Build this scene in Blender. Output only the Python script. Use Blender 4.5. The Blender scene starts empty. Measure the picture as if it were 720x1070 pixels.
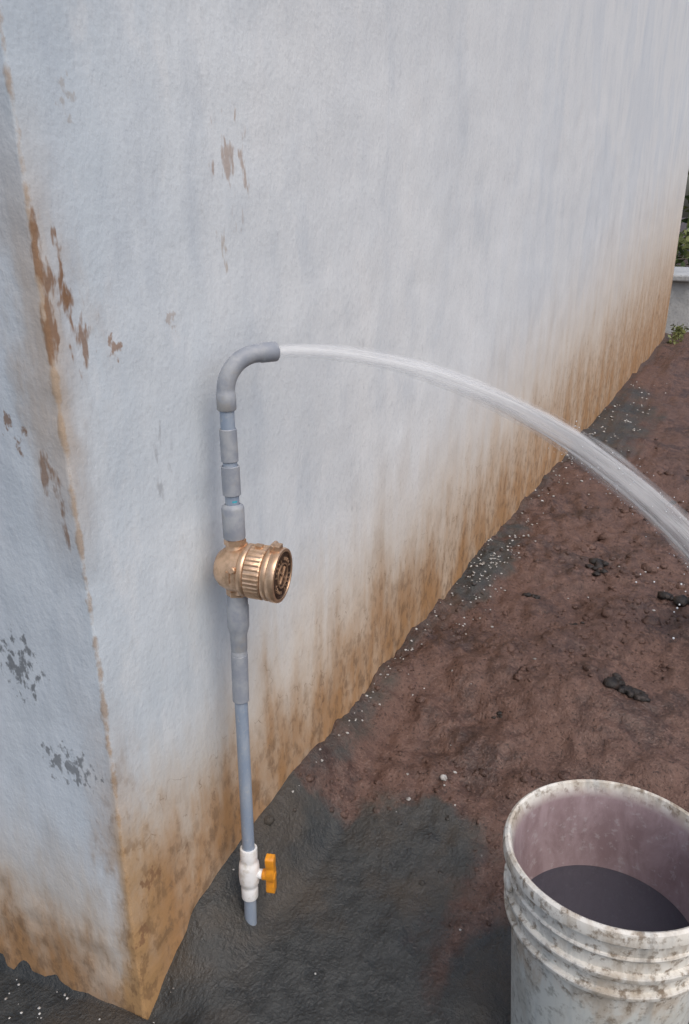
import bpy, bmesh, math, random
import numpy as np
from mathutils import Vector, Matrix, noise
random.seed(7)
R=math.radians
scene=bpy.context.scene

# ------------------------------------------------------------------ helpers
def sstep(a,b,x):
    t=max(0.0,min(1.0,(x-a)/(b-a))); return t*t*(3-2*t)
def fbm(x,y,z,sc,oc=4):
    return noise.fractal(Vector((x*sc,y*sc,z*sc)),1.0,2.0,oc)
def interp(x,xs,ys):
    return float(np.interp(x,xs,ys))
def obj_from(name,verts,faces,mat=None,smooth=True,parent=None):
    me=bpy.data.meshes.new(name); me.from_pydata(verts,[],faces); me.update()
    ob=bpy.data.objects.new(name,me); scene.collection.objects.link(ob)
    if smooth: me.polygons.foreach_set('use_smooth',[True]*len(me.polygons))
    if mat: me.materials.append(mat)
    if parent: ob.parent=parent
    return ob
def empty(name,loc=(0,0,0)):
    e=bpy.data.objects.new(name,None); scene.collection.objects.link(e); e.location=loc; e.empty_display_size=.05
    return e
def frame_for(axis):
    a=Vector(axis).normalized()
    up=Vector((0,0,1)) if abs(a.z)<.9 else Vector((0,1,0))
    u=up.cross(a).normalized(); v=a.cross(u).normalized()
    return a,u,v
def lathe(profile,origin,axis,segs=40,verts=None,faces=None,rfun=None):
    if verts is None: verts=[];faces=[]
    a,u,v=frame_for(axis); o=Vector(origin); base=len(verts)
    for (r,h) in profile:
        for i in range(segs):
            t=2*math.pi*i/segs
            rr=r if rfun is None else rfun(r,h,t)
            verts.append(tuple(o+a*h+(u*math.cos(t)+v*math.sin(t))*rr))
    for j in range(len(profile)-1):
        for i in range(segs):
            i2=(i+1)%segs
            faces.append((base+j*segs+i,base+j*segs+i2,base+(j+1)*segs+i2,base+(j+1)*segs+i))
    return verts,faces
def box(verts,faces,c,sx,sy,sz,axes=None):
    X,Y,Z=axes if axes else (Vector((1,0,0)),Vector((0,1,0)),Vector((0,0,1)))
    c=Vector(c); b=len(verts)
    for k in (-1,1):
        for (i,j) in ((-1,-1),(1,-1),(1,1),(-1,1)):
            verts.append(tuple(c+X*(i*sx/2)+Y*(j*sy/2)+Z*(k*sz/2)))
    for f in ((0,3,2,1),(4,5,6,7),(0,1,5,4),(1,2,6,5),(2,3,7,6),(3,0,4,7)):
        faces.append(tuple(b+q for q in f))
def bevel(ob,w=.001,seg=2,ang=35):
    m=ob.modifiers.new('b','BEVEL'); m.width=w; m.segments=seg; m.limit_method='ANGLE'; m.angle_limit=R(ang)
    return ob
def auto_smooth(ob,ang=40):
    me=ob.data
    bm=bmesh.new(); bm.from_mesh(me)
    for e in bm.edges:
        if len(e.link_faces)==2 and e.calc_face_angle(0)>R(ang): e.smooth=False
    bm.to_mesh(me); bm.free()

# ------------------------------------------------------------------ node helper
class N:
    def __init__(s,name):
        s.m=bpy.data.materials.new(name); s.m.use_nodes=True; s.t=s.m.node_tree
        s.t.nodes.clear(); s.out=s.t.nodes.new('ShaderNodeOutputMaterial')
        s.b=s.t.nodes.new('ShaderNodeBsdfPrincipled'); s.t.links.new(s.b.outputs[0],s.out.inputs[0])
        s.tc=s.t.nodes.new('ShaderNodeTexCoord'); s.P=s.tc.outputs['Object']
    def set(s,sock,v):
        if isinstance(v,bpy.types.NodeSocket): s.t.links.new(v,sock)
        elif isinstance(v,(tuple,list)) and len(v)==3 and sock.type=='RGBA': sock.default_value=(*v,1)
        else: sock.default_value=v
    def scale(s,vec,sc,off=(0,0,0)):
        n=s.t.nodes.new('ShaderNodeMapping'); s.t.links.new(vec,n.inputs[0])
        n.inputs['Scale'].default_value=sc; n.inputs['Location'].default_value=off; return n.outputs[0]
    def noise(s,vec,scale=5,detail=5,rough=.55,dist=0,color=False):
        n=s.t.nodes.new('ShaderNodeTexNoise'); s.t.links.new(vec,n.inputs['Vector'])
        n.inputs['Scale'].default_value=scale; n.inputs['Detail'].default_value=detail
        n.inputs['Roughness'].default_value=rough; n.inputs['Distortion'].default_value=dist
        return n.outputs['Color' if color else 'Fac']
    def vor(s,vec,scale=5,feature='F1'):
        n=s.t.nodes.new('ShaderNodeTexVoronoi'); s.t.links.new(vec,n.inputs['Vector']); n.feature=feature
        n.inputs['Scale'].default_value=scale; return n.outputs['Distance']
    def ma(s,op,a,b=0,c=None,clamp=False):
        n=s.t.nodes.new('ShaderNodeMath'); n.operation=op; n.use_clamp=clamp
        s.set(n.inputs[0],a); s.set(n.inputs[1],b)
        if c is not None: s.set(n.inputs[2],c)
        return n.outputs[0]
    def mr(s,v,a,b,c=0,d=1,smooth=True):
        n=s.t.nodes.new('ShaderNodeMapRange'); n.interpolation_type='SMOOTHSTEP' if smooth else 'LINEAR'
        s.set(n.inputs['Value'],v)
        for k,val in zip(('From Min','From Max','To Min','To Max'),(a,b,c,d)): s.set(n.inputs[k],val)
        return n.outputs[0]
    def mix(s,f,a,b,mode='MIX'):
        n=s.t.nodes.new('ShaderNodeMix'); n.data_type='RGBA'; n.blend_type=mode
        s.set(n.inputs[0],f); s.set(n.inputs[6],a); s.set(n.inputs[7],b); return n.outputs[2]
    def sep(s,v):
        n=s.t.nodes.new('ShaderNodeSeparateXYZ'); s.t.links.new(v,n.inputs[0]); return n.outputs
    def attr(s,name):
        n=s.t.nodes.new('ShaderNodeAttribute'); n.attribute_name=name; return n
    def bump(s,h,strength=.5,dist=.01,prev=None):
        n=s.t.nodes.new('ShaderNodeBump'); s.set(n.inputs['Height'],h)
        n.inputs['Strength'].default_value=strength; n.inputs['Distance'].default_value=dist
        if prev is not None: s.t.links.new(prev,n.inputs['Normal'])
        return n.outputs[0]
    def fin(s,col=None,rough=None,metal=None,normal=None,**kw):
        if col is not None: s.set(s.b.inputs['Base Color'],col)
        if rough is not None: s.set(s.b.inputs['Roughness'],rough)
        if metal is not None: s.set(s.b.inputs['Metallic'],metal)
        if normal is not None: s.set(s.b.inputs['Normal'],normal)
        for k,v in kw.items(): s.set(s.b.inputs[k.replace('_',' ')],v)
        return s.m

# ------------------------------------------------------------------ camera
az=R(27.1); pitch=R(21.0)
fwd=Vector((math.cos(az)*math.cos(pitch),math.sin(az)*math.cos(pitch),-math.sin(pitch)))
cam_d=bpy.data.cameras.new('Camera'); cam=bpy.data.objects.new('Camera',cam_d); scene.collection.objects.link(cam)
cam.location=(-.674,-.724,1.12); cam.rotation_euler=fwd.to_track_quat('-Z','Y').to_euler()
cam_d.sensor_fit='VERTICAL'; cam_d.sensor_height=24; cam_d.lens=24*820/1070; cam_d.clip_start=.02; cam_d.clip_end=600
scene.camera=cam
scene.view_settings.view_transform='Standard'; scene.view_settings.look='None'; scene.view_settings.exposure=0

# ------------------------------------------------------------------ light
w=bpy.data.worlds.new("World"); scene.world=w; w.use_nodes=True
nt=w.node_tree; bg=nt.nodes['Background']; sky=nt.nodes.new('ShaderNodeTexSky'); sky.sky_type='NISHITA'; sky.sun_disc=False
sun_dir=Vector((-.36,-.58,1.0)).normalized()
el=math.asin(sun_dir.z)
sky.sun_elevation=el; sky.sun_rotation=math.atan2(sun_dir.x,sun_dir.y)
sky.air_density=1.0; sky.dust_density=4.5; sky.ozone_density=1.1
nt.links.new(sky.outputs[0],bg.inputs[0]); bg.inputs[1].default_value=.15
sd=bpy.data.lights.new('sun','SUN'); so=bpy.data.objects.new('sun',sd); scene.collection.objects.link(so)
sd.energy=.82; sd.angle=R(65); sd.color=(1,.985,.965); so.rotation_euler=sun_dir.to_track_quat('Z','Y').to_euler(); so.location=(2,-4,6)

# ------------------------------------------------------------------ ground
WX=[-5,0,.02,.08,.14,.25,.5,1,9]; WZ=[-.165,-.165,-.156,-.10,-.045,-.017,.0,.0,.0]
def basin(x,y):
    n=.08*fbm(x,y,0,2.2,3)
    return -.115*(1-sstep(.34,1.15,x+n))
def wetmask(x,y):
    n=.07*fbm(x+3,y,0,3.0,4)+.05*fbm(x,y,5,14,3)
    yy=min(0,y)
    m=1-sstep(-.03,.10,x-(.43-.52*max(yy,-.36))+n)
    south=sstep(-.32,-.45,y+n*.8)
    m*=1-south*sstep(.05,.35,x+n)*.70
    d=math.hypot((x-.25)/.25,(y+.66)/.22)
    m=max(m,.9*(1-sstep(.8,1.25,d+n*2)))
    if x>.6: m=max(m,.30*sstep(.1,.6,fbm(x,y,9,1.6,4)))
    for (cx,cy,rx,ry,k) in ((1.71,-.05,.55,.11,.8),(4.0,-.1,1.2,.3,.75),(.75,-.02,.35,.07,.6)):
        m=max(m,k*(1-sstep(.3,1.2,math.hypot((x-cx)/rx,(y-cy)/ry)+5*n)))
    m=max(m,.5*(1-sstep(.02,.10,-y+.3*n)))
    return m
def ground_h(x,y):
    b=basin(x,y)
    if x<0.0:
        q=-.15-.22*max(0,min(y,.6))
        b=min(b,q) if y>-.25 else b-.03
    else:
        hw=interp(x,WX,WZ)
        k=sstep(-.13-.03*fbm(x,0,0,6,2),.0,y)
        b=b*(1-k)+hw*k
    far=sstep(1.5,4,math.hypot(x,y))
    brown=sstep(.40,.8,x)
    if y<-.3: brown=max(brown,.45*sstep(.1,.35,x))
    b+=(.006+.024*brown)*fbm(x,y,1,3.5,3)
    b+=(.0035+.017*brown)*fbm(x,y,2,9,4)
    if math.hypot(x,y)<3.5:
        c=noise.noise(Vector((x*38,y*38,3)))
        b+=(.0015+.0065*brown)*c + .005*brown*abs(noise.noise(Vector((x*75,y*75,1))))
    b+=far*.06*fbm(x,y,4,.5,3)*min(1,abs(y)/.8)
    b+=.10*sstep(1.6,4.0,x)*sstep(.6,2.0,-y)
    d=math.hypot(x-.247,y+.69)
    b=b*sstep(.12,.2,d)+(-.112)*(1-sstep(.12,.2,d))
    return b
def axis_coords(lo,hi,step,far_lo,far_hi,g=1.06):
    c=list(np.arange(lo,hi,step)); s=step; v=c[-1]
    out=[]
    while v<far_hi: s*=g; v+=s; out.append(v)
    s=step; v=c[0]; ol=[]
    while v>far_lo: s*=g; v-=s; ol.append(v)
    return ol[::-1]+c+out
gx=axis_coords(-.3,2.2,.009,-150,150); gy=axis_coords(-.95,.06,.009,-150,150)
V=[];wet=[]
for yy in gy:
    for xx in gx:
        V.append((xx,yy,ground_h(xx,yy))); wet.append(wetmask(xx,yy))
nx=len(gx);F=[(j*nx+i,j*nx+i+1,(j+1)*nx+i+1,(j+1)*nx+i) for j in range(len(gy)-1) for i in range(nx-1)]
n=N('wet_soil')
wa=n.attr('wet').outputs['Fac']
P=n.P
n1=n.noise(P,4,4,.6); n2=n.noise(P,28,4,.65); n3=n.noise(P,140,3,.6)
wm=n.ma('ADD',wa,n.ma('MULTIPLY',n.ma('SUBTRACT',n2,.5),.9)); wm=n.mr(wm,.22,.85)
soil=n.mix(n.mr(n2,.32,.68),(.056,.029,.022),(.150,.086,.065))
soil=n.mix(n.mr(n1,.4,.62),soil,n.mix(.6,soil,(.148,.084,.064)))
soil=n.mix(n.mr(n1,.46,.34),soil,n.mix(.5,soil,(.048,.031,.026)))
soil=n.mix(n.ma('MULTIPLY',n.mr(n3,.56,.74),.7),soil,(.23,.15,.12))
soil=n.mix(n.mr(n3,.46,.28),soil,(.032,.018,.013))
grey=n.mix(n.mr(n2,.3,.7),(.027,.031,.032),(.056,.060,.059))
grey=n.mix(n.mr(n1,.42,.62),grey,(.066,.058,.048))
grey=n.mix(n.ma('MULTIPLY',n.mr(n3,.56,.72),.5),grey,(.10,.10,.095))
col=n.mix(wm,soil,grey)
h=n.ma('ADD',n.ma('MULTIPLY',n2,.7),n.ma('MULTIPLY',n3,.38))
st=n.bump(h,.8,.014)
rg=n.mr(n1,.3,.7,.45,.75); rg2=n.mr(n2,.35,.7,.46,.75)
rr_=n.ma('ADD',n.ma('MULTIPLY',rg,n.ma('SUBTRACT',1.0,wm)),n.ma('MULTIPLY',rg2,wm))
m_soil=n.fin(col,rr_,normal=st)
g=obj_from('ground',V,F,m_soil)
at=g.data.attributes.new('wet','FLOAT','POINT'); at.data.foreach_set('value',wet)

# ------------------------------------------------------------------ wall
L=7.3; H=3.4; r=.006; DEP=5.0
def perim(s):
    if s<0:
        if s>-r:
            t=(s/r+1)/2*math.pi/2
            return (r-r*math.cos(t),r-r*math.sin(t),-math.cos(t),-math.sin(t))
        return (0,-s,-1,0)
    if s<r:
        t=(s/r+1)/2*math.pi/2; return (r-r*math.cos(t),r-r*math.sin(t),-math.cos(t),-math.sin(t))
    if s<L: return (s,0,0,-1)
    return (L,s-L,1,0)
ss=sorted(set([-DEP,-4,-3,-2.2,-1.6,-1.2,-.9]+list(np.round(np.arange(-.7,-.012,.014),4))+[-r,-r*.6,-r*.3,0,r*.3,r*.6,r]+list(np.round(np.arange(.02,1.5,.014),4))+list(np.round(np.arange(1.5,4,.04),4))+list(np.round(np.arange(4,L-.02,.12),4))+[L-.001,L,L+1,L+3,L+DEP]))
zz=list(np.arange(-.4,1.5,.014))+list(np.arange(1.5,H,.1))+[H]
V=[];F=[]
for z in zz:
    for s in ss:
        x,y,nx_,ny_=perim(s)
        d=.006*fbm(x,y,z,1.3,3)+.0018*fbm(x,y,z,9,3)
        if abs(s)<.04:
            k=1-abs(s)/.04; d+=k*(.003*fbm(0,0,z,6,3)-.0035*max(0,fbm(1,2,z,22,3)))
        d+=.004*fbm(x,y,z,22,4)*(1-sstep(-.05,.12,z))
        if s>=L-.002: d=0
        lean=-.026*max(0,z-.55)*math.exp(-max(0,x)/.5) if s<L-.01 else 0
        V.append((x+nx_*d+lean,y+ny_*d,z))
ns=len(ss)
for j in range(len(zz)-1):
    for i in range(ns-1):
        F.append((j*ns+i,j*ns+i+1,(j+1)*ns+i+1,(j+1)*ns+i))
b=len(V); V+= [(0,DEP,-.4),(L,DEP,-.4),(-.07,DEP,H),(L,DEP,H),(-.07,0,H),(L,0,H)]
F+=[(b+1,b,b+2,b+3),(b+4,b+5,b+3,b+2)]

n=N('old_whitewashed_plaster'); P=n.P; X,Y,Z=n.sep(P)
big=n.noise(n.scale(P,(1,1,.5)),2.0,4,.6)
mid=n.noise(n.scale(P,(1,1,.42),(3,1,2)),8,5,.64)
fine=n.noise(P,110,2,.6)
strk=n.noise(n.scale(P,(1,1,.16),(5,2,0)),9,4,.62,.4)
grm=n.noise(n.scale(P,(1,1,.6),(9,4,1)),38,4,.65)
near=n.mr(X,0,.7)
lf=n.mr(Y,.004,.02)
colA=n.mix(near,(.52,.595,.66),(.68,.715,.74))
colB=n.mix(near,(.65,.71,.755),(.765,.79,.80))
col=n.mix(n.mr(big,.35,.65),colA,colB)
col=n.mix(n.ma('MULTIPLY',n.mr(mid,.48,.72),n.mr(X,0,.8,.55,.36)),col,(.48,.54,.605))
col=n.mix(n.ma('MULTIPLY',n.mr(mid,.46,.32),.35),col,(.80,.81,.81))
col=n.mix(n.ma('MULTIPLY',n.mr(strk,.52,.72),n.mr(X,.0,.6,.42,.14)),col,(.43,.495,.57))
col=n.mix(n.ma('MULTIPLY',n.mr(strk,.45,.30),.22),col,(.79,.80,.80))
col=n.mix(n.ma('MULTIPLY',n.mr(fine,.5,.75),.22),col,(.42,.45,.48))
col=n.mix(n.ma('MULTIPLY',n.ma('MULTIPLY',n.mr(grm,.58,.72),n.mr(big,.45,.6)),.35),col,(.44,.46,.47))
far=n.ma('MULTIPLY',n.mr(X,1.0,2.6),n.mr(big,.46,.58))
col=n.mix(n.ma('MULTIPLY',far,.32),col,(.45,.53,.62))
col=n.mix(n.ma('MULTIPLY',lf,.45),col,(.72,.775,.82))  # left face painted paler to offset the weaker light it gets
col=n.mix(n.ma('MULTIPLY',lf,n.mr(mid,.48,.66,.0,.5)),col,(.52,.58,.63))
# damp grime at the foot, drawn out into vertical rusty runs
hgt=n.ma('ADD',.205,n.ma('MULTIPLY',X,.095))
Zl=n.ma('ADD',Z,n.ma('MULTIPLY',lf,.17))
zr=n.ma('DIVIDE',n.ma('ADD',n.ma('ADD',Zl,n.ma('MULTIPLY',n.ma('SUBTRACT',mid,.5),-.30)),n.ma('MULTIPLY',n.ma('SUBTRACT',strk,.5),-.34)),hgt)
d1=n.mr(zr,2.2,.45); d2=n.mr(zr,1.25,.0)
col=n.mix(n.ma('MULTIPLY',d1,.66),col,(.61,.455,.28))
col=n.mix(n.ma('MULTIPLY',d2,n.mr(mid,.3,.6,.5,.95)),col,(.385,.205,.082))
col=n.mix(n.ma('MULTIPLY',n.ma('MULTIPLY',d2,n.mr(grm,.46,.64)),.62),col,(.17,.105,.058))
# hairline cracks
wp=n.t.nodes.new('ShaderNodeVectorMath'); wp.operation='MULTIPLY_ADD'
n.t.links.new(n.noise(P,14,2,.6,0,True),wp.inputs[0]); wp.inputs[1].default_value=(.12,.12,.12); n.t.links.new(P,wp.inputs[2])
cr=n.vor(wp.outputs[0],13,'DISTANCE_TO_EDGE')
crm=n.ma('MULTIPLY',n.mr(cr,.012,.003),n.ma('MULTIPLY',n.mr(zr,1.4,.8),n.mr(grm,.46,.56)))
crm=n.ma('MULTIPLY',crm,n.ma('SUBTRACT',1.0,lf))
col=n.mix(n.ma('MULTIPLY',crm,.6),col,(.20,.13,.08))
# dirty arris
lx=n.ma('ADD',X,n.ma('MULTIPLY',n.ma('MAXIMUM',n.ma('SUBTRACT',Z,.55),0.0),.026))
dc=n.ma('SQRT',n.ma('ADD',n.ma('MULTIPLY',lx,lx),n.ma('MULTIPLY',Y,Y)))
cm=n.mr(n.ma('ADD',dc,n.ma('MULTIPLY',n.ma('SUBTRACT',grm,.5),-.025)),.007,.001)
col=n.mix(n.ma('MULTIPLY',cm,.7),col,(.33,.22,.13))
cm2=n.mr(n.ma('ADD',dc,n.ma('MULTIPLY',n.ma('SUBTRACT',mid,.5),-.24)),.09,.0)
cm2=n.ma('MULTIPLY',cm2,n.mr(Z,.55,.02))
col=n.mix(n.ma('MULTIPLY',cm2,.8),col,(.44,.265,.115))
cm2b=n.ma('MULTIPLY',cm2,n.mr(grm,.50,.62)); col=n.mix(n.ma('MULTIPLY',cm2b,.65),col,(.20,.115,.055))
cm3=n.mr(n.ma('ADD',dc,n.ma('MULTIPLY',n.ma('SUBTRACT',mid,.5),-.28)),.09,.0)
cm3=n.ma('MULTIPLY',cm3,n.mr(n.ma('ABSOLUTE',n.ma('SUBTRACT',Z,.95)),.34,.05))
col=n.mix(n.ma('MULTIPLY',cm3,.55),col,(.47,.335,.21))
nA=n.noise(n.scale(P,(1,1,.33),(1,2,3)),60,3,.55); nB=n.noise(n.scale(P,(1,1,.7),(4,2,8)),75,3,.55)
def spot(cx,cy,cz,rx,rz,thr,nn,soft):
    dx=n.ma('DIVIDE',n.ma('SUBTRACT',X,cx),rx) if cy is None else n.ma('DIVIDE',n.ma('SUBTRACT',Y,cy),rx)
    dz=n.ma('DIVIDE',n.ma('SUBTRACT',Z,cz),rz)
    d=n.ma('ADD',n.ma('MULTIPLY',dx,dx),n.ma('MULTIPLY',dz,dz))
    v=n.ma('SUBTRACT',nn,n.ma('MULTIPLY',d,.11))
    m=n.mr(v,thr,thr+soft)
    side=n.mr(Y,.004,.012,1,0) if cy is None else n.mr(Y,.004,.012,0,1)
    return n.ma('MULTIPLY',m,side)
BR=(.24,.13,.065)
spots=[(-.002,None,1.03,.035,.085,.43,nA,BR,.85),(.035,None,1.00,.028,.07,.45,nA,BR,.8),
 (.095,None,.955,.012,.018,.40,nB,(.3,.18,.11),.8),(.21,None,.98,.010,.014,.42,nB,(.4,.33,.28),.6),
 (.37,None,1.17,.045,.09,.47,nA,(.36,.25,.18),.65),(.35,None,1.06,.02,.07,.48,nA,(.42,.35,.28),.6),
 (.06,None,1.24,.012,.025,.44,nB,(.4,.38,.36),.6),
 (.05,None,.11,.030,.020,.42,nB,BR,.8),(.02,None,.02,.02,.03,.45,nB,BR,.85),
 (0,.085,.86,.02,.03,.41,nB,BR,.8),(0,.04,.80,.02,.03,.43,nA,BR,.75),(0,.02,.74,.012,.03,.43,nA,BR,.75),
 (0,.165,.49,.045,.055,.43,nB,(.13,.14,.15),.8),(0,.09,.335,.055,.035,.42,nB,(.15,.16,.17),.75),
 (.17,None,.77,.03,.06,.5,nA,(.36,.38,.4),.6)]
for (cx,cy,cz,rx,rz,thr,nn,cc,al) in spots:
    col=n.mix(n.ma('MULTIPLY',spot(cx,cy,cz,rx,rz,thr,nn,.12),al),col,cc)
hh=n.ma('ADD',n.ma('MULTIPLY',mid,.8),n.ma('MULTIPLY',fine,.13))
hh=n.ma('ADD',hh,n.ma('MULTIPLY',grm,.25))
bp=n.bump(hh,.5,.010)
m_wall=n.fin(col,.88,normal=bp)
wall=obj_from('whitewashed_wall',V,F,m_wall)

# ------------------------------------------------------------------ PVC materials
n=N('grey_pvc')
a=n.noise(n.scale(n.P,(1,1,.3)),40,5,.6); a2=n.noise(n.P,160,4,.6)
c=n.mix(n.mr(a,.35,.7),(.25,.31,.40),(.34,.39,.455)); c=n.mix(n.ma('MULTIPLY',n.mr(a2,.55,.7),.4),c,(.47,.47,.45))
m_pvc=n.fin(c,.38,normal=n.bump(a2,.12,.002))
n=N('grey_pvc_fitting'); a=n.noise(n.P,45,5,.6); a2=n.noise(n.P,18,4,.7)
c=n.mix(n.mr(a,.35,.7),(.27,.295,.34),(.365,.385,.41)); c=n.mix(n.ma('MULTIPLY',n.mr(a2,.52,.68),.45),c,(.34,.31,.26)); m_fit=n.fin(c,.5,normal=n.bump(a,.1,.003))
n=N('white_pvc'); a=n.noise(n.P,60,4,.6); m_white=n.fin(n.mix(n.mr(a,.45,.75),(.85,.86,.86),(.62,.60,.54)),.35)
n=N('orange_plastic'); a=n.noise(n.P,80,4,.6); m_yel=n.fin(n.mix(n.mr(a,.4,.8),(.85,.34,.02),(.60,.23,.03)),.4)
n=N('cyan_print'); m_cy=n.fin((.05,.42,.52),.5)
n=N('bronze'); a=n.noise(n.P,70,5,.6); c=n.mix(n.mr(a,.35,.7),(.76,.53,.36),(.52,.35,.225))
m_br=n.fin(c,n.mr(a,.3,.7,.30,.46),metal=.8,normal=n.bump(n.noise(n.P,300,3,.5),.15,.001))
n=N('dark_bronze'); a=n.noise(n.P,120,4,.6); m_dbr=n.fin(n.mix(n.mr(a,.4,.7),(.07,.045,.033),(.16,.10,.07)),.4,metal=.7)

pipe_root=empty('water_pipe',(.23,-.07,0))
bpy.context.view_layer.update()
def child(ob,root):
    ob.parent=root; ob.matrix_parent_inverse=root.matrix_world.inverted(); return ob
AX=[(-.104,.206,-.080),(.058,.222,-.073),(.354,.239,-.062),(.59,.256,-.055),(.854,.266,-.046)]
def axp(z):
    zs=[q[0] for q in AX]
    return Vector((interp(z,zs,[q[1] for q in AX]),interp(z,zs,[q[2] for q in AX]),z))
def seg(name,z0,z1,prof,mat,segs=36):
    V=[];F=[]
    A=axp(z1)-axp(z0); a,u,v=frame_for(A)
    for (rad,z) in prof:
        c=axp(z)
        for i in range(segs):
            t=2*math.pi*i/segs; V.append(tuple(c+(u*math.cos(t)+v*math.sin(t))*rad))
    for j in range(len(prof)-1):
        for i in range(segs):
            i2=(i+1)%segs; F.append((j*segs+i,j*segs+i2,(j+1)*segs+i2,(j+1)*segs+i))
    ob=obj_from(name,V,F,mat); auto_smooth(ob); return child(ob,pipe_root)
def coupling(z0,z1,r,c=.0012,inn=.0112):
    return [(inn,z0+.001),(r-c,z0),(r,z0+c),(r,z1-c),(r-c,z1),(inn,z1-.001)]
seg('outlet_stub',-.104,-.03,[(.0085,-.07),(.0085,-.104),(.011,-.1045),(.0112,-.103),(.0112,-.03)],m_pvc)
seg('lower_pipe',.05,.37,[(.0110,.04),(.0110,.2),(.0110,.37)],m_pvc)
seg('mid_pipe',.44,.50,[(.011,.34),(.011,.47),(.011,.50)],m_pvc)
seg('upper_pipe',.69,.86,[(.011,.68),(.011,.86)],m_pvc)
seg('coupling_a',.354,.451,coupling(.354,.44,.0138)+[(.0135,.4405),(.0128,.447)],m_fit)
seg('adaptor_lower',.447,.545,[(.0118,.445),(.0135,.449),(.0138,.475),(.0165,.485),(.0178,.490),(.018,.525),(.0168,.528),(.0165,.545),(.010,.546)],m_fit)
seg('adaptor_upper',.64,.70,[(.010,.640),(.0168,.641),(.0175,.644),(.0178,.690),(.0165,.694),(.0118,.697)],m_fit)
seg('coupling_b',.71,.765,coupling(.711,.758,.0142),m_fit)
seg('coupling_c',.765,.817,coupling(.764,.815,.0132),m_fit)
V=[];F=[]
for k,(z,hh_,ww) in enumerate([(.838,.003,.010),(.832,.0022,.006),(.826,.003,.011),(.703,.003,.008)]):
    c=axp(z)
    for q in range(5):
        for zz_ in (-hh_/2,hh_/2):
            t=R(-125)+ (q-2)/4*ww/.0115*1.0
            V.append((c.x+math.cos(t)*.01115,c.y+math.sin(t)*.01115,z+zz_))
    b=len(V)-10
    for q in range(4): F.append((b+2*q,b+2*q+2,b+2*q+3,b+2*q+1))
child(obj_from('printed_mark',V,F,m_cy),pipe_root)
# elbow
A=R(30); d=Vector((math.cos(A),-math.sin(A),0)); p0=axp(.845); Rb=.056
pts=[];rad=[]
ptop=.922; zc=ptop-Rb
def add(p,r_): pts.append(p); rad.append(r_)
add(Vector((p0.x,p0.y,.843)),.0112); add(Vector((p0.x,p0.y,.8431)),.0135);add(Vector((p0.x,p0.y,.845)),.0147)
add(Vector((p0.x,p0.y,.868)),.0147); add(Vector((p0.x,p0.y,.8695)),.0136)
K0=len(pts)
for i in range(1,15):
    t=math.pi/2*i/14
    add(Vector((p0.x,p0.y,zc+.004*(1-i/14)))+d*(Rb*(1-math.cos(t)))+Vector((0,0,Rb*math.sin(t))),.0136)
e=pts[-1]; K1=len(pts)
add(e+d*.002,.0136); add(e+d*.0035,.0147); add(e+d*.028,.0149); add(e+d*.0295,.0138); add(e+d*.0296,.0108); add(e+d*.008,.0105)
exit_p=e+d*.0296
V=[];F=[];sg=36; side=Vector((d.y,-d.x,0))
for i,p in enumerate(pts):
    if i<K0: T=Vector((0,0,1))
    elif i<K1:
        t=math.pi/2*(i-K0+1)/14; T=d*math.sin(t)+Vector((0,0,math.cos(t)))
    else: T=d
    v2=side.cross(T).normalized()
    for k in range(sg):
        th=2*math.pi*k/sg; V.append(tuple(p+(side*math.cos(th)+v2*math.sin(th))*rad[i]))
for j in range(len(pts)-1):
    for k in range(sg):
        k2=(k+1)%sg; F.append((j*sg+k,j*sg+k2,(j+1)*sg+k2,(j+1)*sg+k))
eb=obj_from('elbow_spout',V,F,m_fit); auto_smooth(eb); child(eb,pipe_root)

# ------------------------------------------------------------------ ball valve
vr=empty('ball_valve',axp(.005)); bpy.context.view_layer.update()
def vseg(name,prof,mat):
    ob=seg(name,-.046,.058,prof,mat); ob.parent=vr; ob.matrix_parent_inverse=vr.matrix_world.inverted(); return ob
vseg('body',[(.0113,.058),(.0150,.0575),(.0155,.056),(.0155,.036),(.0150,.034),(.0150,.030),(.0175,.027),(.0185,.018),(.0190,.006),(.0185,-.006),(.0175,-.014),(.0150,-.018),(.0145,-.022),(.0152,-.024),(.0152,-.043),(.0145,-.0455),(.0113,-.046)],m_white)
hd=Vector((.30,-.95,0)).normalized()
V,F=lathe([(.0,.012),(.0085,.012),(.0088,.024),(.0075,.0245),(.0,.0245)],axp(.006),hd,24); child(obj_from('stem_collar',V,F,m_white),vr)
V=[];F=[]
lathe([(.0,.0245),(.0092,.0246),(.0098,.026),(.0085,.047),(.007,.049),(.0,.049)],axp(.006),hd,24,V,F)
sd_=hd.cross(Vector((0,0,1))).normalized(); up=Vector((0,0,1)); c=axp(.006)+hd*.040
outl=[(-.040,.0050),(-.037,.0090),(-.027,.0095),(-.014,.0068),(-.006,.0100),(.006,.0100),(.014,.0068),(.027,.0095),(.037,.0090),(.040,.0050)]
b=len(V)
for (h_,wd) in outl:
    for (sx,sy) in ((-1,-1),(1,-1),(1,1),(-1,1)):
        V.append(tuple(c+up*(h_+.004)+sd_*(sx*wd)+hd*(sy*.0078)))
for j in range(len(outl)-1):
    for k in range(4):
        k2=(k+1)%4; F.append((b+j*4+k,b+j*4+k2,b+(j+1)*4+k2,b+(j+1)*4+k))
F.append((b+3,b+2,b+1,b)); e_=b+(len(outl)-1)*4; F.append((e_,e_+1,e_+2,e_+3))
hb=obj_from('handle',V,F,m_yel); bevel(hb,.0022,3,30); child(hb,vr)

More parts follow.
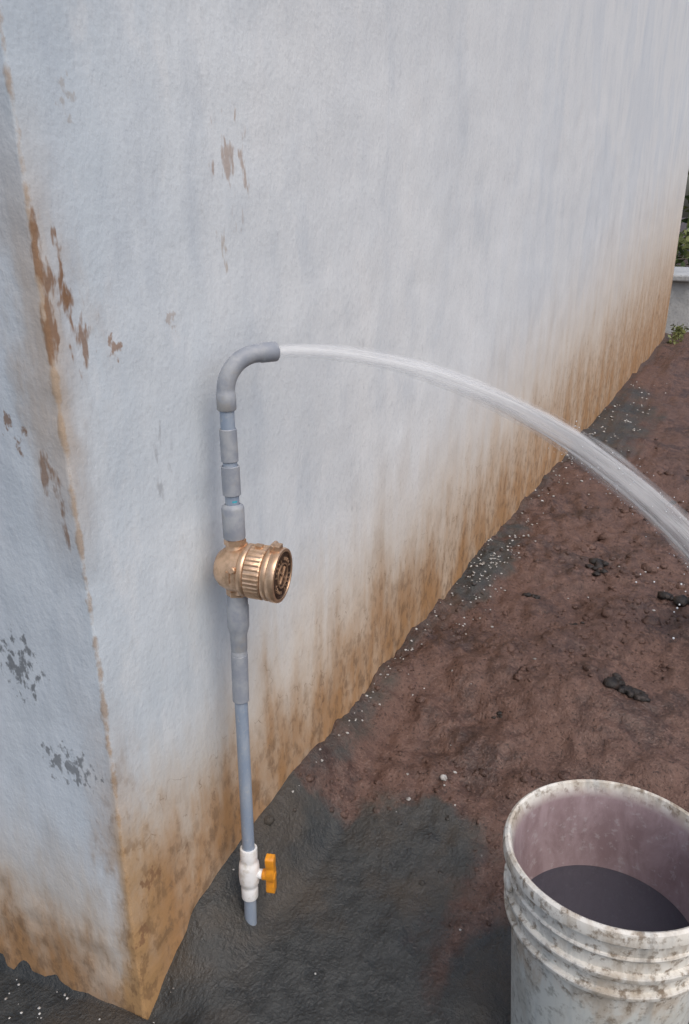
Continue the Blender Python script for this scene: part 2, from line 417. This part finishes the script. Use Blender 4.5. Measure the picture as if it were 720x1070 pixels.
# ------------------------------------------------------------------ water meter
mc=axp(.590); ma=Vector((math.sin(R(10)),-math.cos(R(10)),-.03)).normalized()
mt=empty('water_meter',mc); bpy.context.view_layer.update()
V,F=lathe([(.0,-.034),(.014,-.033),(.025,-.028),(.033,-.018),(.037,-.006),(.038,.004),(.038,.014),(.0405,.016),(.0425,.018),(.0425,.025),(.041,.0265),(.0385,.028)],mc,ma,56)
mb=obj_from('body',V,F,m_br); auto_smooth(mb,50); child(mb,mt)
V,F=lathe([(.037,.0275),(.0425,.0285),(.0425,.052),(.0412,.054),(.039,.055)],mc,ma,144,rfun=lambda r_,h,t:r_+(.0009 if (math.sin(t*36)>0.1) else -.0003)*(1 if .0284<h<.053 else 0))
mb=obj_from('knurled_ring',V,F,m_br); auto_smooth(mb,30); child(mb,mt)
V,F=lathe([(.038,.0545),(.0415,.0555),(.0432,.0575),(.0435,.062),(.0425,.065),(.0440,.067),(.0442,.076),(.0430,.079),(.0385,.0795),(.0380,.0775)],mc,ma,64)
mb=obj_from('lid_ring',V,F,m_br); auto_smooth(mb,45); child(mb,mt)
V,F=lathe([(.0382,.0774),(.036,.0776),(.0355,.0788),(.034,.0790),(.0335,.0780),(.0,.0782)],mc,ma,64)
mb=obj_from('lid_face',V,F,m_dbr); auto_smooth(mb,45); child(mb,mt)
a,u,v=frame_for(ma)
V=[];F=[]
lathe([(.0185,.0781),(.0185,.0798),(.0205,.0798),(.0205,.0781)],mc,ma,48,V,F)
cc=mc+a*.0790
for ang in (45,-45):
    q=R(ang); X1=(u*math.cos(q)+v*math.sin(q)); Y1=(-u*math.sin(q)+v*math.cos(q))
    box(V,F,cc,.030,.0032,.0016+.0003*(ang>0),(X1,Y1,a))
for k in range(24):
    q=2*math.pi*k/24
    if k%6==0: continue
    X1=(u*math.cos(q)+v*math.sin(q)); Y1=(-u*math.sin(q)+v*math.cos(q)); box(V,F,cc+X1*.0275,.0048,.0022,.0014,(X1,Y1,a))
em=obj_from('lid_emblem',V,F,m_br,smooth=False); child(em,mt)
V=[];F=[]
vv=v if v.z>0 else -v
box(V,F,mc+a*.068+vv*.0465,.016,.010,.017,(u,vv,a))
lathe([(0,-.011),(.0042,-.011),(.0042,.011),(0,.011)],mc+a*.064+vv*.0490,u,20,V,F)
box(V,F,mc+a*.040+vv*.044+u*.0,.010,.006,.012,(u,vv,a))
lg=obj_from('lid_hinge',V,F,m_br,smooth=False); bevel(lg,.0012,2); child(lg,mt)
V=[];F=[]
axd=(axp(.65)-axp(.53)).normalized()
lathe([(.018,.020),(.0165,.034),(.0145,.038),(.0145,.052)],mc,axd,32,V,F)
lathe([(.0,.040),(.0175,.040),(.0175,.049),(.0,.049)],mc,axd,6,V,F)
lathe([(.018,-.020),(.0165,-.034),(.0145,-.038),(.0145,-.048)],mc,axd,32,V,F)
lathe([(.0,-.036),(.0180,-.036),(.0180,-.045),(.0,-.045)],mc,axd,6,V,F)
tl=obj_from('threaded_tails',V,F,m_br); auto_smooth(tl,30); child(tl,mt)
V=[];F=[]
for ang in (20,75,160,250,310):
    q=R(ang); X1=(u*math.cos(q)+v*math.sin(q)); lathe([(0,.0),(.0055,.0),(.0055,.011),(.004,.0125),(0,.0125)],mc+a*.010+X1*.0315,X1,14,V,F)
box(V,F,mc+a*.002-u*.0375*(1 if u.x>0 else -1),.004,.020,.006,(u,v,a))
bs=obj_from('body_bosses',V,F,m_br); auto_smooth(bs,30); child(bs,mt)

# ------------------------------------------------------------------ bucket
bc=Vector((.247,-.680,-.118)); HB=.405; rt=.1545; rbm=.118
def rr(z): return rbm+(rt-.012-rbm)*(z/HB)
prof=[(0,.004),(rbm-.006,.004),(rbm,.0),(rbm+.001,.004)]
for z in (.05,.1,.15,.2,.25,.28): prof.append((rr(z),z))
def ridge(z0,z1,a_): return [(rr(z0)+.001,z0-.001),(rr(z0)+a_-.001,z0),(rr(z0)+a_,z0+.002),(rr(z1)+a_,z1-.002),(rr(z1)+a_-.001,z1)]
prof+=ridge(.288,.297,.011)+[(rr(.298)+.004,.298),(rr(.318)+.004,.318)]+ridge(.320,.330,.0115)+[(rr(.331)+.004,.331),(rr(.353)+.004,.353)]+ridge(.354,.359,.008)+[(rr(.360)+.005,.360),(rr(.380)+.005,.380),
 (rr(.382)+.010,.382),(rt-.0005,.385),(rt,.396),(rt-.002,.402),(rt-.006,.405),(rt-.0095,.403),(rt-.011,.398)]
out_n=len(prof)
inner=[(rr(z)-.0035,z) for z in (.38,.34,.30,.25,.2,.15,.1,.05,.010)]+[(0,.008)]
def wob(r_,h,t): return r_*(1+.006*math.cos(2*t+.6)*(h/HB)**2)
V,F=lathe(prof+inner,bc,(0,0,1),96,rfun=wob)
n=N('dirty_white_plastic'); P=n.P
a1=n.noise(n.scale(P,(1,1,.5)),22,5,.65,.4); a2=n.noise(P,80,4,.65); a3=n.noise(n.scale(P,(1,1,.2)),30,4,.6)
Z=n.sep(P)[2]
out=n.mix(n.mr(a1,.42,.64),(.76,.74,.675),(.50,.445,.365))
out=n.mix(n.ma('MULTIPLY',n.mr(a2,.49,.68),.9),out,(.22,.17,.12))
out=n.mix(n.ma('MULTIPLY',n.mr(a3,.52,.68),.45),out,(.30,.32,.32))
low=n.mr(n.ma('ADD',Z,n.ma('MULTIPLY',n.ma('SUBTRACT',a1,.5),.25)),.165,.10)
out=n.mix(n.ma('MULTIPLY',low,.5),out,(.46,.52,.51))
inn=n.mix(n.mr(a1,.35,.65),(.26,.185,.19),(.36,.275,.285))  # mauve-grey inside: the pail's interior shading put into the colour
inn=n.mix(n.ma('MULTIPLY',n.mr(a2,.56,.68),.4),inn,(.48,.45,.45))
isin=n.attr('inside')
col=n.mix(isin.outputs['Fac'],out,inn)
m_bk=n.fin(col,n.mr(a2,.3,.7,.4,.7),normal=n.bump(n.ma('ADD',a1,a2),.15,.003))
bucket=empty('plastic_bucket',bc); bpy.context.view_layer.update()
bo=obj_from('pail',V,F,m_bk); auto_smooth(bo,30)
at=bo.data.attributes.new('inside','FLOAT','POINT')
at.data.foreach_set('value',[1.0 if (i//96)>=out_n else 0.0 for i in range(len(V))]); child(bo,bucket)
# murky but see-through water: tinted surface over the submerged pail wall
n=N('murky_water')
n.t.nodes.remove(n.b)
fr=n.t.nodes.new('ShaderNodeFresnel'); fr.inputs[0].default_value=1.33
gl=n.t.nodes.new('ShaderNodeBsdfGlossy'); gl.inputs['Roughness'].default_value=.03; gl.inputs['Color'].default_value=(.9,.93,1,1)
bpn=n.bump(n.noise(n.P,16,2,.5),.25,.006); n.t.links.new(bpn,gl.inputs['Normal']); n.t.links.new(bpn,fr.inputs['Normal'])
tr=n.t.nodes.new('ShaderNodeBsdfTransparent'); tr.inputs[0].default_value=(.62,.66,.74,1)
df=n.t.nodes.new('ShaderNodeBsdfDiffuse'); df.inputs[0].default_value=(.105,.105,.13,1)
m1=n.t.nodes.new('ShaderNodeMixShader'); m1.inputs[0].default_value=.50; n.t.links.new(tr.outputs[0],m1.inputs[1]); n.t.links.new(df.outputs[0],m1.inputs[2])
m2=n.t.nodes.new('ShaderNodeMixShader'); n.t.links.new(n.ma('MULTIPLY',fr.outputs[0],1.6,clamp=True),m2.inputs[0]); n.t.links.new(m1.outputs[0],m2.inputs[1]); n.t.links.new(gl.outputs[0],m2.inputs[2])
n.t.links.new(m2.outputs[0],n.out.inputs[0]); m_mw=n.m
wl=.255; V,F=lathe([(rr(wl)-.0040,wl),(.06,wl),(0.0,wl)],bc,(0,0,1),96); child(obj_from('water_in_pail',V,F,m_mw),bucket)
V=[];F=[]
for sgn in (1,-1):
    q=R(-62); dd=Vector((math.cos(q),math.sin(q),0))*sgn
    lathe([(0,0),(.011,0),(.011,.006),(.006,.008),(0,.008)],bc+dd*(rr(.342)+.004)+Vector((0,0,.342)),dd,20,V,F)
child(obj_from('handle_ears',V,F,m_bk),bucket)
tax=Vector((.4555,-.8902,0))
bucket.rotation_mode='QUATERNION'; bucket.rotation_quaternion=Matrix.Rotation(R(-3.0),3,tax).to_quaternion()

# ------------------------------------------------------------------ water jet
def jetp(t):
    p=exit_p+d*t; p.z-=.458*max(0,t)**1.62
    return p
n=N('aerated_water'); fv=n.attr('flow').outputs['Vector']
s1=n.noise(n.scale(fv,(.8,4,1)),3.0,4,.6,.3); s2=n.noise(n.scale(fv,(2.5,16,1)),3.0,3,.6)
mixn=n.ma('ADD',n.ma('MULTIPLY',s1,.65),n.ma('MULTIPLY',s2,.35))
fx,fy,fz=n.sep(fv)
den=n.mr(mixn,.34,.62,.30,.84)
lw=n.t.nodes.new('ShaderNodeLayerWeight'); lw.inputs[0].default_value=.5
edge=n.mr(lw.outputs['Facing'],.08,.94,1.0,.0)
den=n.ma('MULTIPLY',n.ma('MULTIPLY',den,edge),n.mr(fx,0,.9,.45,1.0))
tr=n.t.nodes.new('ShaderNodeBsdfTransparent')
mx=n.t.nodes.new('ShaderNodeMixShader'); n.t.links.new(den,mx.inputs[0]); n.t.links.new(tr.outputs[0],mx.inputs[1]); n.t.links.new(n.b.outputs[0],mx.inputs[2])
n.t.links.new(mx.outputs[0],n.out.inputs[0])
m_jet=n.fin((.90,.92,.94),.6,Specular_IOR_Level=.25)
def tube(radf,steps,segs,t0,t1,V,F,FL,seed=0,offs=None,amp=.16):
    b=len(V)
    for i in range(steps+1):
        t=t0+(t1-t0)*i/steps
        p=jetp(t); T=(jetp(t+.01)-p).normalized(); s_=T.cross(Vector((0,0,1))).normalized(); v_=s_.cross(T)
        if offs: o=offs(t); p=p+s_*o[0]+v_*o[1]
        for k in range(segs):
            th=2*math.pi*k/segs
            nn=noise.fractal(Vector((math.cos(th)*1.3+seed,math.sin(th)*1.3,t*3.0)),1,2,3)
            rr_=radf(t)*(1+amp*nn*min(1,max(0,t)*3))
            V.append(tuple(p+(s_*math.cos(th)+v_*math.sin(th))*rr_)); FL.append((t,k/segs*2 if k<=segs/2 else 2-k/segs*2,seed*.37))
    for i in range(steps):
        for k in range(segs):
            k2=(k+1)%segs; F.append((b+i*segs+k,b+i*segs+k2,b+(i+1)*segs+k2,b+(i+1)*segs+k))
V=[];F=[];FL=[]
tend=1.56
tube(lambda t:.0102+.025*max(0,t)+.006*t*t,150,28,-.02,tend,V,F,FL,0,amp=.24)
tube(lambda t:.0065+.014*max(0,t),150,20,-.02,tend,V,F,FL,3)
for q in range(11):
    a0=random.uniform(0,6.28); sp=random.uniform(.012,.030); ts=random.uniform(.35,.9); ph=random.uniform(0,6)
    rd=random.uniform(.0025,.0065)
    tube(lambda t,rd=rd,ts=ts:rd*min(1,(t-ts)*4+.05)*(.6+t*.6),60,8,ts,min(tend,ts+random.uniform(.5,1.0)),V,F,FL,q+5,
         lambda t,a0=a0,sp=sp,ph=ph:(math.cos(a0)*(.004+sp*t)+.001*math.sin(t*9+ph),math.sin(a0)*(.004+sp*t)))
jet=obj_from('water_jet',V,F,m_jet)
at=jet.data.attributes.new('flow','FLOAT_VECTOR','POINT'); at.data.foreach_set('vector',[c for f in FL for c in f])
n=N('water_drop'); m_drop=n.fin((.75,.80,.84),.12,Specular_IOR_Level=.8)
def ico():
    bm=bmesh.new(); bmesh.ops.create_icosphere(bm,subdivisions=1,radius=1); vs=[v.co.copy() for v in bm.verts]; fs=[tuple(v.index for v in f.verts) for f in bm.faces]; bm.free(); return vs,fs
IV,IF=ico()
V=[];F=[]
def blob(V,F,c,r_,sq=1,jit=0):
    b=len(V)
    rot=Matrix.Rotation(random.uniform(0,6.28),3,'Z')@Matrix.Rotation(random.uniform(-.5,.5),3,'X')
    st=1+random.uniform(-.3,.4)*(jit>0)
    for q in IV:
        w_=rot@(Vector((q.x*st,q.y,q.z))*(1+random.uniform(-jit,jit))); w_=Vector((w_.x,w_.y,w_.z*sq))*r_
        V.append(tuple(Vector(c)+w_))
    for f in IF: F.append(tuple(b+i for i in f))
for q in range(380):
    t=tend-(tend-.6)*random.random()**1.5; p=jetp(t); s_=Vector((d.y,-d.x,0))
    ra=.014+.025*t; a0=random.uniform(0,6.28); k_=ra*(.9+abs(random.gauss(0,.45)))
    p=p+s_*math.cos(a0)*k_+Vector((0,0,1))*math.sin(a0)*k_-Vector((0,0,.01*random.random()))
    blob(V,F,p,random.uniform(.0006,.0016)*(.6+.5*t))
hit=jetp(tend)
for q in range(300):
    a0=random.uniform(0,6.28); q_=abs(random.gauss(0,.14)); z_=max(0,.10-q_*.3)*random.random()
    blob(V,F,(hit.x+math.cos(a0)*q_,hit.y+math.sin(a0)*q_,ground_h(hit.x,hit.y)+.012+z_),random.uniform(.001,.004))
obj_from('water_droplets',V,F,m_drop)

# ------------------------------------------------------------------ clods & gravel
V=[];F=[];WA=[]
for q in range(6000):
    x=.36+abs(random.gauss(0,1))*1.2; y=-random.random()**.8*1.7-.01
    if x>4.8: continue
    wv=wetmask(x,y)
    if wv>.6 and random.random()<.85 and x<1.2: continue
    if fbm(x,y,7,2.5,2)<-.1: continue
    r_=random.choice([.0025,.003,.004,.005,.007,.010,.012])*random.uniform(.7,1.3)*(1+.2*x)
    if random.random()<.03: r_*=1.7
    if x<.75: r_*=.6
    blob(V,F,(x,y,ground_h(x,y)-r_*.18),r_,.55,.27); WA+=[wv*.8]*(len(V)-len(WA))
cl=obj_from('mud_clods',V,F,m_soil)
at=cl.data.attributes.new('wet','FLOAT','POINT'); at.data.foreach_set('value',WA)
n=N('dark_clod'); a=n.noise(n.P,60,5,.65); m_dk=n.fin(n.mix(n.mr(a,.4,.7),(.012,.010,.009),(.045,.032,.026)),.5,normal=n.bump(a,.7,.01))
V=[];F=[]
for (x,y,r_) in [(1.12,-.59,.034),(1.14,-.57,.024),(1.10,-.61,.022),(1.70,-.67,.036),(1.87,-.39,.032),(1.55,-.25,.016),(2.3,-.9,.05),(2.6,-.5,.035),(1.45,-.40,.012),(.95,-.32,.010)]:
    for k in range(9):
        xx=x+random.gauss(0,r_*.6); yy=y+random.gauss(0,r_*.6); blob(V,F,(xx,yy,ground_h(xx,yy)+r_*.10),r_*random.uniform(.3,.75),.55,.3)
obj_from('dark_mud_lumps',V,F,m_dk)
n=N('pale_grit'); a=n.noise(n.P,90,3,.5); m_gr=n.fin(n.mix(n.mr(a,.35,.7),(.60,.60,.58),(.22,.20,.18)),.5)
V=[];F=[]
for (cx,cy,sx,sy,nn_) in [(1.70,-.06,.30,.04,260),(4.0,-.12,.55,.08,180),(2.7,-.05,.5,.03,60),(.95,-.02,.25,.008,50),(.8,-.25,.15,.08,8),(1.5,-.5,.6,.3,10),(-.08,.25,.05,.12,60),(.05,-.2,.3,.2,3)]:
    for q in range(nn_):
        x=random.gauss(cx,sx); y=random.gauss(cy,sy)
        if x>0 and y>-.004: y=-.006-random.random()*.02
        if nn_>150 and fbm(x,y,3,12,2)<-.05: continue
        if x<0 and y>0 and x>-.01: x=-.015
        r_=random.uniform(.0010,.0032)*(1+.35*max(0,x)); blob(V,F,(x,y,ground_h(x,y)+r_*.2),r_,.6,.3)
for (x,y,r_) in [(.70,-.27,.010),(.735,-.285,.005),(.62,-.22,.006)]: blob(V,F,(x,y,ground_h(x,y)+r_*.2),r_,.6,.25)
obj_from('gravel',V,F,m_gr)

# ------------------------------------------------------------------ background at the end of the wall
n=N('old_concrete'); a=n.noise(n.P,6,6,.6); b_=n.noise(n.P,40,5,.6)
c=n.mix(n.mr(a,.35,.65),(.42,.44,.45),(.56,.58,.58)); c=n.mix(n.ma('MULTIPLY',n.mr(b_,.5,.7),.4),c,(.22,.22,.20)); m_con=n.fin(c,.85,normal=n.bump(b_,.4,.01))
V=[];F=[]
box(V,F,(8.5,-1.3,.17),1.2,2.9,.62); box(V,F,(8.48,-1.3,.51),1.3,3.0,.06)
cb=obj_from('concrete_plinth',V,F,m_con,smooth=False); bevel(cb,.015,2)
n=N('leaf'); a=n.noise(n.P,3,4,.6); m_lf=n.fin(n.mix(n.mr(a,.35,.65),(.05,.09,.03),(.24,.27,.10)),.6)
n=N('bark'); a=n.noise(n.scale(n.P,(1,1,.2)),20,5,.6); m_bk2=n.fin(n.mix(a,(.08,.06,.045),(.2,.17,.14)),.9)
def leaves(name,clumps,cnt,size):
    V=[];F=[]
    for q in range(cnt):
        c0,rad_c=random.choice(clumps)
        v_=Vector((random.gauss(0,1),random.gauss(0,1),random.gauss(0,1))).normalized()*rad_c*random.random()**.4
        p=Vector(c0)+v_
        dr=Vector((random.gauss(0,1),random.gauss(0,1),random.gauss(0,.7)-.2)).normalized(); s_=dr.cross(Vector((random.random(),random.random(),random.random()))).normalized()
        l=size*random.uniform(.6,1.4); b=len(V)
        V+= [tuple(p),tuple(p+dr*l*.5+s_*l*.22),tuple(p+dr*l),tuple(p+dr*l*.5-s_*l*.22)]
        F.append((b,b+1,b+2,b+3))
    return obj_from(name,V,F,m_lf,smooth=False)
def tree(x,y,h,name='broadleaf_tree'):
    rt_=empty(name,(x,y,0)); bpy.context.view_layer.update()
    V=[];F=[]
    lathe([(.16,-.2),(.12,.3),(.10,h*.4),(.07,h*.65),(.02,h*.9)],(x,y,0),(.05,.03,1),12,V,F)
    cl=[]
    for k in range(9):
        q=k*2.4; dd=Vector((math.cos(q),math.sin(q),.7)).normalized(); z0=h*(.4+.05*k)
        lathe([(.05,0),(.035,h*.12),(.01,h*.27)],(x,y,z0),dd,8,V,F)
        cl.append((Vector((x,y,z0))+dd*h*.27,h*.13)); cl.append((Vector((x,y,z0))+dd*h*.17+Vector((0,0,.2)),h*.10))
    cl.append((Vector((x,y,h*.9)),h*.13))
    child(obj_from('trunk',V,F,m_bk2),rt_); child(leaves('crown',cl,3800,.13),rt_)
tree(13,1.5,4.6); tree(15,-3,5.2); tree(11.5,5.5,4.2); tree(17,3,5.5)
cl=[((10.4+random.uniform(-.4,.9),random.uniform(-3.0,3.5),random.uniform(.2,.9)),.4) for k in range(20)]
leaves('hedge',cl,6000,.11)
cl=[((7.35+random.uniform(-.3,.3),-.06+random.uniform(-.08,.0),.02+random.random()*.04),.055) for k in range(5)]
leaves('weeds',cl,180,.045)
cl=[((25+random.uniform(-4,4),random.uniform(-30,25),random.uniform(.5,5)),1.6) for k in range(90)]
leaves('distant_trees',cl,9000,.6)
